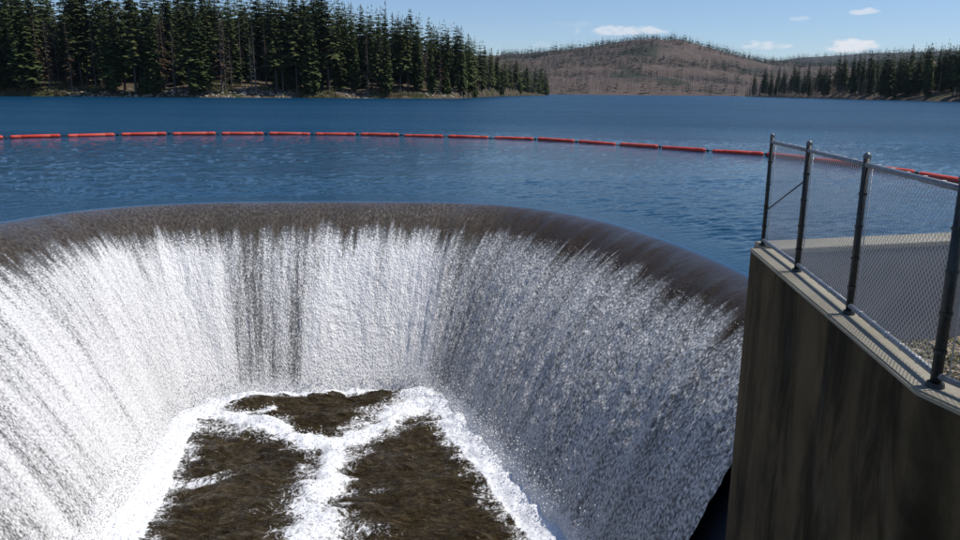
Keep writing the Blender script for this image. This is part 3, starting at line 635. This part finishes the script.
# rough earth and stones behind the wall
xs, ys = np.meshgrid(np.linspace(2.6, 14, 150), np.linspace(-2, 10.6, 150), indexing='ij')
gz = .16 + (fbm(xs * .8, ys * .8, 101, 4) - .5) * .28 + (fbm(xs * 5, ys * 5, 105, 3) - .5) * .07 + .45 * np.exp(-((xs - 4.6) ** 2 + (ys - 7.6) ** 2) / .9) * .4
m_dirt = mat_ground('dry_earth', [(.30, .24, .17), (.20, .165, .11), (.38, .33, .25)], 1.5, 14, (.13, .13, .06), (.52, .62))
me = mesh('yard', np.stack([xs, ys, gz], -1).reshape(-1, 3), grid_faces(150, 150), m_dirt, True)
# keep the earth inside the two walls
ok = []
for f in me.polygons:
    c = f.center; q = np.array([c.x, c.y]); inside = ((q - A_) @ nAB > .15 if c.y > B_[1] else (q - B_) @ nBC > .15) and (q - Wa) @ nW < .2
    ok.append(inside)
bm = bmesh.new(); bm.from_mesh(me); bm.faces.ensure_lookup_table(); bmesh.ops.delete(bm, geom=[bm.faces[i] for i, k in enumerate(ok) if not k], context='FACES'); bm.to_mesh(me); bm.free()
if me.polygons[0].normal.z < 0: me.flip_normals()
obj('earth_ground', me, kind='structure')
rk = []; gr = []
m_stone = mat_simple('loose_stone', (.34, .29, .23), .9, 0, .4, 3); m_brick = mat_simple('reddish_debris', (.26, .16, .11), .9, 0, .4, 6); m_dry = mat_foliage('dry_grass', (.26, .21, .11), (.15, .14, .07))
for i in range(1100):
    x0 = r.uniform(3.2, 8); y0 = r.uniform(4.4, 9.6)
    if (np.array([x0, y0]) - Wa) @ nW > -.1 or (np.array([x0, y0]) - A_) @ nAB < .45: continue
    z0 = float(gz[int((x0 - 2.6) / 11.4 * 149), int((y0 + 2) / 12.6 * 149)])
    if r.random() < .6: rk.append((x0, y0, z0, r.uniform(.015, .07) if r.random() < .9 else r.uniform(.08, .16)))
    else: gr.append((x0, y0, z0, r.uniform(.06, .16)))
mass('gravel', lu, rk, m_stone, 'loose pale stones on the ground behind the fence')
mass('grass', sh, gr, m_dry, 'dry grass tufts on the ground behind the fence')

# ------------------------------------------------------------------ chain-link fence
FH = 1.22
posts = [P(762.5, 246, TOP), P(796.5, 271.5, TOP), P(848.5, 314, TOP), P(935, 386.5, TOP)]
p5 = posts[3] + np.append(dBC, 0) * 1.55; posts.append(p5)
fr = obj('chain_link_fence', None, label='galvanised chain-link fence with dark steel posts on top of the dark concrete wall', category='fence')
def cyl(p0, p1, rad_, mat, name, parent, n=12, **kw):
    v, f = tube([p0, p1], [rad_, rad_], n); f = f + [list(range(n))[::-1], list(range(n, 2 * n))]
    me = mesh(name, v, f, mat); me.polygons.foreach_set('use_smooth', [len(q.vertices) == 4 for q in me.polygons]); return obj(name, me, parent, **kw)
for i, p in enumerate(posts):
    R_ = .027 if i else .023
    if i == 3: R_ = .033
    po = cyl(p, p + [0, 0, FH + .07], R_, m_post, 'post', fr, 16)
    # domed cap and foot flange
    prof = [(R_ + .004, 0), (R_ + .005, .02), (R_ * .8, .036), (R_ * .4, .045), (.001, .047)]
    V = []; Fc = []; n = 14
    for q, (rr0, zz) in enumerate(prof):
        for k in range(n): V.append((p[0] + rr0 * math.cos(6.2832 * k / n), p[1] + rr0 * math.sin(6.2832 * k / n), p[2] + FH + .05 + zz))
    for q in range(len(prof) - 1):
        for k in range(n): Fc.append([q * n + k, q * n + (k + 1) % n, (q + 1) * n + (k + 1) % n, (q + 1) * n + k])
    obj('post_cap', mesh('cap', V, Fc, m_cap, True), po)
    v, f = tube([p + [0, 0, .001], p + [0, 0, .03]], [R_ + .022, R_ + .016], 14); f = f + [list(range(14, 28))]; obj('post_collar', mesh('collar', v, f, m_post), po)
    for hh in (.22, .46, .72, .98):
        v, f = tube([p + [0, 0, hh], p + [0, 0, hh + .018]], [R_ + .006] * 2, 12); obj('band', mesh('band', v, f, m_post), po)
def chain_panel(p, q, z0, z1):
    d = q - p; Ln = np.linalg.norm(d[:2]); d = d / np.linalg.norm(d); nn = np.array([-d[1], d[0], 0]); st_ = .0265
    nw = int(Ln / st_); nz_ = int((z1 - z0) / st_); rw = .0020; V = []; Fc = []
    for w in range(nw + 1):
        off = w * st_; i0 = len(V)
        for k in range(nz_ + 1):
            sgn = 1 if k % 2 == 0 else -1
            if w % 2: sgn = -sgn
            a = min(max(off + sgn * st_ * .5, 0), Ln); c = p + d * a + nn * (.0035 * sgn) + np.array([0, 0, z0 + k * st_])
            V += [c + d * rw, c - d * rw * .5 + nn * rw, c - d * rw * .5 - nn * rw]
        for k in range(nz_):
            for e in range(3):
                a0_ = i0 + k * 3 + e; b0_ = i0 + k * 3 + (e + 1) % 3; Fc.append([a0_, b0_, b0_ + 3, a0_ + 3])
    return V, Fc
for i in range(4):
    p, q = posts[i], posts[i + 1]; side = np.array([-0.034, 0.0, 0]); 
    cyl(p + [0, 0, FH], q + [0, 0, FH], .021, m_rail, 'top_rail', fr, 12)
    cyl(p + [0, 0, .075], q + [0, 0, .075], .021, m_rail, 'bottom_rail', fr, 12)
    V, Fc = chain_panel(p - side, q - side, .06, FH + .01)
    obj('chain_link_mesh', mesh('chain', V, np.array(Fc), m_wire), fr, kind='stuff')
    # tension bars beside each post and tie wires round the rails
    d = (q - p) / np.linalg.norm(q - p)
    cyl(p - side + d * .05 + [0, 0, .06], p - side + d * .05 + [0, 0, FH], .005, m_wire, 'tension_bar', fr, 5)
    V = []; Fc = []; ties = []
    for k in range(1, 6):
        for zz in (FH, .075):
            c = p + (q - p) * k / 6 + [0, 0, zz]; a_ = np.cross(d, [0, 0, 1.]); ties.append(tube([c + (a_ * math.cos(t_) + np.array([0, 0, 1.]) * math.sin(t_)) * .026 for t_ in np.linspace(0, 6.28, 7)], [.0025] * 7, 3))
    obj('tie_wires', mesh('ties', *join(ties), m_wire), fr, kind='stuff')
cyl(posts[0] + [0, 0, .42], posts[1] + [0, 0, .93], .0075, m_post, 'brace_rod', fr, 6)
# anchor plates (dark joints) where posts stand on the coping

# ------------------------------------------------------------------ floating boom
bl = catmull(arc_boom[:, :2], 3000)[0]; cs = np.r_[0, np.cumsum(np.hypot(*np.diff(bl, axis=0).T))]
def onb(s_): return np.array([np.interp(s_, cs, bl[:, 0]), np.interp(s_, cs, bl[:, 1])])
s_start = cs[np.argmin(np.hypot(*(bl - P(7, 138.7, 0)[:2]).T))]
FL, PITCH_, FR_ = 2.93, 3.38, .140
n_ = 16; prof = [(-FL / 2, .02), (-FL / 2, .085), (-FL / 2 + .02, .11), (-FL / 2 + .05, .135)] ; xs_ = []
body = [(-FL / 2, 0.0), (-FL / 2, .10), (-FL / 2 + .03, .128), (-FL / 2 + .09, FR_)] + [(k, FR_) for k in (-.9, -.88, -.86, .86, .88, .9)] + [(FL / 2 - .09, FR_), (FL / 2 - .03, .128), (FL / 2, .10), (FL / 2, 0.0)]
body = [(a, b - (.012 if a in (-.88, .88) else 0)) for a, b in body]
V = []; Fc = []
for (a, b) in body:
    for k in range(n_): V.append((a, b * math.cos(6.2832 * k / n_), b * math.sin(6.2832 * k / n_)))
for q in range(len(body) - 1):
    for k in range(n_): Fc.append([q * n_ + k, q * n_ + (k + 1) % n_, (q + 1) * n_ + (k + 1) % n_, (q + 1) * n_ + k])
bm_ = mesh('float_body', V, Fc, m_float, True)
lk_m = mesh('float_link', *join([tube([(FL / 2 - .02, 0, 0), (FL / 2 + .2, 0, -.02), (FL / 2 + .44, 0, 0)], [.035, .03, .035], 6), tube([(FL / 2 + .19, 0, -.06), (FL / 2 + .19, 0, .06)], [.06, .06], 8)]), m_link)
k = -2
ORD = ['first', 'second', 'third', 'fourth', 'fifth', 'sixth', 'seventh', 'eighth', 'ninth', 'tenth', 'eleventh', 'twelfth', 'thirteenth', 'fourteenth', 'fifteenth', 'sixteenth', 'seventeenth', 'eighteenth', 'nineteenth', 'twentieth', 'twenty-first', 'twenty-second', 'twenty-third', 'twenty-fourth', 'twenty-fifth', 'twenty-sixth', 'twenty-seventh', 'twenty-eighth', 'twenty-ninth', 'thirtieth']
idx = 0
while True:
    s_ = s_start + (k + .5) * PITCH_; k += 1
    if s_ > cs[-1] - 3 or idx >= 30: break
    if s_ < 2: continue
    c = onb(s_); d = onb(s_ + 1) - onb(s_ - 1); o = obj('boom_float', None, category='float', group='red floats of the log boom across the lake')
    o.location = (c[0], c[1], .06 + r.uniform(-.035, .03)); o.rotation_euler = (r.uniform(0, 6), r.uniform(-.016, .016), math.atan2(d[1], d[0]) + r.uniform(-.03, .03)); o.empty_display_size = .1
    obj('float_body', bm_, o); obj('coupling', lk_m, o)
    pp = proj(np.array([c[0], c[1], .1]))
    w_o = ORD[idx]; idx += 1
    if pp[0] < 560: o['label'] = f'red cylinder float on the calm blue lake, {w_o} from the left end of the boom'
    elif pp[0] < 768: o['label'] = f'red cylinder float on the curving right run of the boom, {w_o} from its left end'
    else: o['label'] = f'red cylinder float seen behind the chain-link fence, {w_o} from the left end of the boom'

# ------------------------------------------------------------------ haze over the whole place
hb = prism([(-9000, -200), (9000, -200), (9000, 7000), (-9000, 7000)], -9.5, 420); hm = bpy.data.materials.new('haze'); hm.use_nodes = True; nt = hm.node_tree; nt.nodes.clear()
ou = nt.nodes.new('ShaderNodeOutputMaterial'); vo = nt.nodes.new('ShaderNodeVolumePrincipled'); nt.links.new(vo.outputs[0], ou.inputs['Volume'])
vo.inputs['Color'].default_value = (.62, .80, 1, 1); vo.inputs['Density'].default_value = .000022; vo.inputs['Anisotropy'].default_value = .2
hb.materials.append(hm); ho = obj('haze', hb, kind='stuff')
